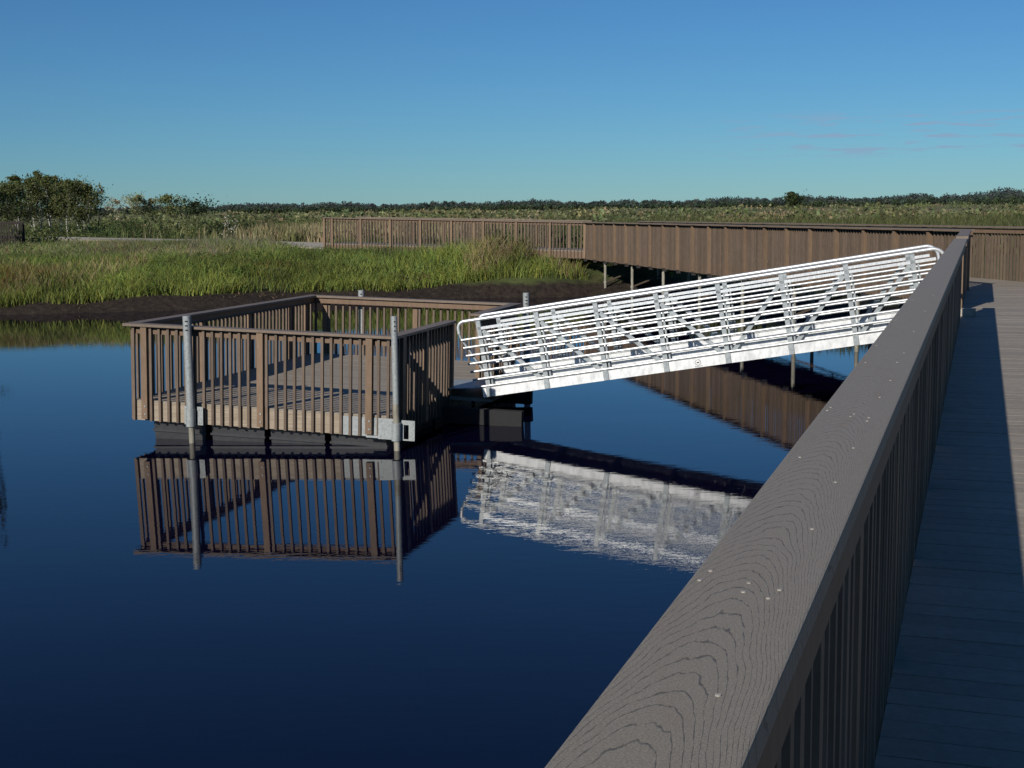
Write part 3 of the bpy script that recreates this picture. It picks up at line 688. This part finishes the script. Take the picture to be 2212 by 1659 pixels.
# far wood along the horizon
def horizon_wood():
    C, Sz, Tn = [], [], []
    key_x = np.array([-.42, -.30, -.24, -.17, -.10, -.02, .03, .10, .18, .24, .30, .34, .40, .48])
    key_h = np.array([3.2, 4.0, 4.6, 4.9, 4.3, 5.2, 4.4, 4.6, 5.0, 5.2, 5.8, 6.8, 8.2, 8])       # metres at 800 m
    for row, (dist, hm, cc) in enumerate(((1500, 1.55, (.066, .084, .078)), (1050, 1.02, (.056, .076, .056)), (800, .85, (.052, .074, .038)))):  # farther rows paler and bluer: distance haze painted into the leaf tint
        n = 900; t = np.sort(-.46 + .95 * RNG.random(n)); yy = dist * (1 + .12 * RNG.random(n)); xx = t * yy
        keep = RNG.random(n) < (1 if row < 2 else np.where(t < .02, .85, .35)); t, xx, yy = t[keep], xx[keep], yy[keep]; n = len(t)
        hgt = np.interp(t, key_x, key_h) * hm * .66 * (dist / 800 if row < 2 else 1) * (.66 + .42 * RNG.random(n)) * (1 + .15 * np.sin(t * 90) + .12 * np.sin(t * 37 + 1)) + 1.2
        if row == 2: hgt *= .8
        per = 150; idx = np.repeat(np.arange(n), per); m = len(idx)
        u = RNG.normal(size=(m, 3)); u /= np.linalg.norm(u, axis=1, keepdims=True); r = RNG.random(m) ** .5
        w = hgt * (.42 + .2 * RNG.random(n))
        px = xx[idx] + u[:, 0] * r * w[idx]; py = yy[idx] + u[:, 1] * r * w[idx]; pz = 1.2 + hgt[idx] * (.46 + .48 * u[:, 2] * r)
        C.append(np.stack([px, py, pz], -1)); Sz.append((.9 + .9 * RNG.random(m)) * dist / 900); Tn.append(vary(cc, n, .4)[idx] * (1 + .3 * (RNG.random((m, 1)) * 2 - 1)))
    return np.concatenate(C), np.concatenate(Sz), np.concatenate(Tn)
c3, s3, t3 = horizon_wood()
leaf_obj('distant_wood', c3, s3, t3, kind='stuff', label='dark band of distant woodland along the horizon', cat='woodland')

def tree(name, x, y, h, rad, label, cat='tree', group=None, white=False, leaf=(.050, .070, .020), nleaf=1400, size=.17, base=.32, lean=0., sparse=False, col2=None, conical=False, zb=None, rise=.55, nl=9, tight=1.0, clip=None):
    z = float(ground_z(np.array([x]), np.array([y]))[0]) - .05 if zb is None else zb
    rs = np.random.default_rng(int(abs(x * 131 + y * 17)) + 5)
    root = empty(name, T(x, y, z), label=label, cat=cat, group=group)
    tr = MB(); top = Vector((lean * h, 0, h * .94)); pts = []; rr = []
    for i_ in range(7):
        q = i_ / 6; pts.append(Vector((lean * h * q + .035 * h * math.sin(q * 5 + x), .03 * h * math.sin(q * 4 + y), h * .94 * q))); rr.append(max(.012, h * .0125 * (1 - .88 * q)))
    tr.tube(pts, rr, 7)
    nl = nl if not conical else 26; ends = []
    for j in range(nl):
        q = base + (1 - base) * (j + rs.random()) / nl; p = pts[0].lerp(pts[-1], q); a = rs.random() * 6.283
        prof = (1 - q) * 1.15 + .06 if conical else math.sin(min(1, (q - base) / (1 - base) * .80 + .24) * math.pi) ** .7
        ln = rad * prof * (.75 + .5 * rs.random()); rise_ = -.12 if conical else rise
        e = p + Vector((math.cos(a) * ln, math.sin(a) * ln, ln * rise_)); tr.tube([p, p.lerp(e, .5) + Vector((0, 0, ln * .06)), e], [h * .0045, h * .003, .006], 5); ends.append((p, e, ln))
    ends.append((pts[-2], pts[-1], rad * .3))
    tr.build('trunk', M_WBARK if white else M_BARK, root)
    c = []
    for p, e, ln in ends:
        k_ = max(20, int(nleaf / len(ends))); nb_ = 5 if not conical else 3
        for b_ in range(nb_):
            q = .35 + .7 * (b_ + rs.random()) / nb_; m_ = k_ // nb_
            cc = np.array(p.lerp(e, min(q, 1.05))); sg = (.16 + .13 * rs.random()) * max(ln, rad * .35) * (1.25 * tight if not conical else .8)
            c.append(cc + rs.normal(size=(m_, 3)) * np.array([sg, sg, sg * (.85 if not conical else .35)]))
    c = np.concatenate(c)
    if clip is not None: c = c[(c[:, 0] + x) / (c[:, 1] + y) < clip]
    if sparse: c = c[rs.random(len(c)) < .35]
    t = vary(leaf, len(c), .4)
    if col2 is not None: t = np.where((rs.random(len(c)) < .4)[:, None], vary(col2, len(c), .3), t)
    leaf_obj('crown', c, size * (.6 + .8 * rs.random(len(c))), t, root)
    return root
gA = 'aspens in the grove at left'
for j, (px, Y, top, rad) in enumerate(sorted(((30, 103, 392, 1.1), (52, 108, 372, 1.1), (78, 104, 380, 1.15), (100, 110, 362, 1.2), (118, 106, 372, 1.1), (140, 112, 374, 1.1), (160, 105, 384, 1.2), (182, 110, 385, 1.1), (202, 106, 396, 1.15), (90, 117, 378, 1.3), (150, 119, 386, 1.3), (45, 116, 396, 1.3), (190, 118, 402, 1.3), (120, 123, 390, 1.4)))):
    x = (px - 1106) / F_PX * Y; hor = HOR - ROLL * (px - 1106); ztop = EYE + (hor - top) / F_PX * Y
    tree('aspen_tree', x, Y, ztop - 1.4, rad, 'white trunked aspen, %s from the left in the grove' % ORD[j], group=gA, white=True, leaf=(.078, .102, .030), col2=(.135, .14, .05), nleaf=3200, size=.15, base=.20, rise=1.1, nl=17, tight=.9)
def at_px(px, top, Y): return (px - 1106) / F_PX * Y, EYE + (HOR - ROLL * (px - 1106) - top) / F_PX * Y - 1.35
x, hgt = at_px(2, 396, 98); tree('dark_tree', x, 98, hgt, 1.5, 'dark leafy tree cut by the left edge beside the grove', nleaf=1500, size=.2, leaf=(.030, .042, .014), base=.2)
x, hgt = at_px(228, 392, 112); tree('dead_snag', x, 112, hgt, .75, 'thin bare dead tree right of the aspen grove', nleaf=500, size=.16, sparse=True, leaf=(.10, .095, .05), base=.25)
x, hgt = at_px(268, 428, 150); tree('pale_tree', x, 150, hgt, 1.3, 'pale thin leaved small tree right of the dead snag', nleaf=1500, size=.2, sparse=True, leaf=(.36, .35, .22), base=.3, rise=1.)
x, hgt = at_px(304, 420, 150); tree('pale_tree', x, 150, hgt, 1.3, 'pale grey green tree with two tufts in the middle of the small tree row', nleaf=1400, size=.2, leaf=(.24, .25, .12), base=.3, rise=1., tight=.8)
x, hgt = at_px(335, 426, 152); tree('pale_tree', x, 152, hgt, 1.0, 'narrow pale tree left of the round tree', nleaf=1200, size=.2, leaf=(.23, .235, .11), base=.35, rise=1., tight=.8)
x, hgt = at_px(373, 418, 150); tree('round_tree', x, 150, hgt, 1.75, 'round crowned green tree at the right end of the small tree row', nleaf=2200, size=.22, leaf=(.14, .16, .06), base=.15, tight=.85)
tree('shade_tree', -31.5, 58.5, 8.2, 3.4, 'unseen leafy tree added beyond the left edge to shade the fence', nleaf=3500, size=.24, leaf=(.05, .065, .02), base=.2)  # out-of-view tree, added to cast shade on the fence
x, hgt = at_px(432, 437, 260); tree('dark_tree', x, 260, hgt, 3.0, 'low dark round tree right of the round crowned tree', nleaf=1300, size=.42, leaf=(.034, .05, .02), base=.15)
x, hgt = at_px(1712, 414, 420); tree('lone_tree', x, 420, hgt, 2.9, 'lone dark tree standing up from the marsh above the far boardwalk', nleaf=2600, size=.55, leaf=(.045, .062, .022), base=.12, tight=.8)
# big spruce just outside the frame at left: its twigs reach in and its crown mirrors in the water
sp_ = tree('spruce_tree', -37.8, 86, 18.2, 3.9, 'tall dark spruce mostly outside the left edge, a twig tip in view', nleaf=9000, size=.34, leaf=(.022, .032, .014), base=.52, clip=-.3855)
tw = np.array([4.8, 0, 7.0]) + RNG.normal(size=(60, 3)) * np.array([.28, .3, .09]); leaf_obj('twig', tw, .16 + 0 * tw[:, 0], vary((.022, .032, .014), 60, .3), sp_)
# tall white-headed plant beside the path
pr = empty('white_headed_plant', T(-13.9, 67.2, float(ground_z(np.array([-13.9]), np.array([67.2]))[0])), label='tall weed with white seed heads beside the path', cat='plant')
st_ = MB(); hc = []
for j in range(9):
    a = j * .7; e = Vector((math.cos(a) * .3, math.sin(a) * .3, 1.1 + .35 * math.sin(j * 2.3))); st_.tube([(0, 0, 0), e * .55, e], [.012, .01, .006], 5)
    hc.append(np.array(e) + RNG.normal(size=(14, 3)) * .09)
st_.build('stem', M_BARK, pr); hc = np.concatenate(hc); leaf_obj('seed_heads', hc, .07 + 0 * hc[:, 0], vary((.55, .53, .45), len(hc), .2), pr)
lc = RNG.normal(size=(150, 3)) * np.array([.18, .18, .28]) + np.array([0, 0, .55]); leaf_obj('leaves', lc, .10 + 0 * lc[:, 0], vary((.06, .08, .025), len(lc), .3), pr)
# timber railing of a landing at the left edge, shade put into its dark colour
dr = empty('timber_fence', T(-26.6, 70.5, 1.30), label='dark timber fence at the left edge under the trees', cat='fence')
for z in (1.30, .55): MB().box(-3.5, 1.25, -.03, .03, z, z + .14).build('rail', M_SHADEWOOD, dr)
for j in range(34): put('slat', boxmesh('slat', .085, .03, 1.25, M_SHADEWOOD), dr, T(-3.4 + j * .137, -.05, .10))
for xx in (-2.4, -.4, 1.1): MB().box(xx, xx + .13, .035, .16, -.3, 1.29).build('post', M_SHADEWOOD, dr)
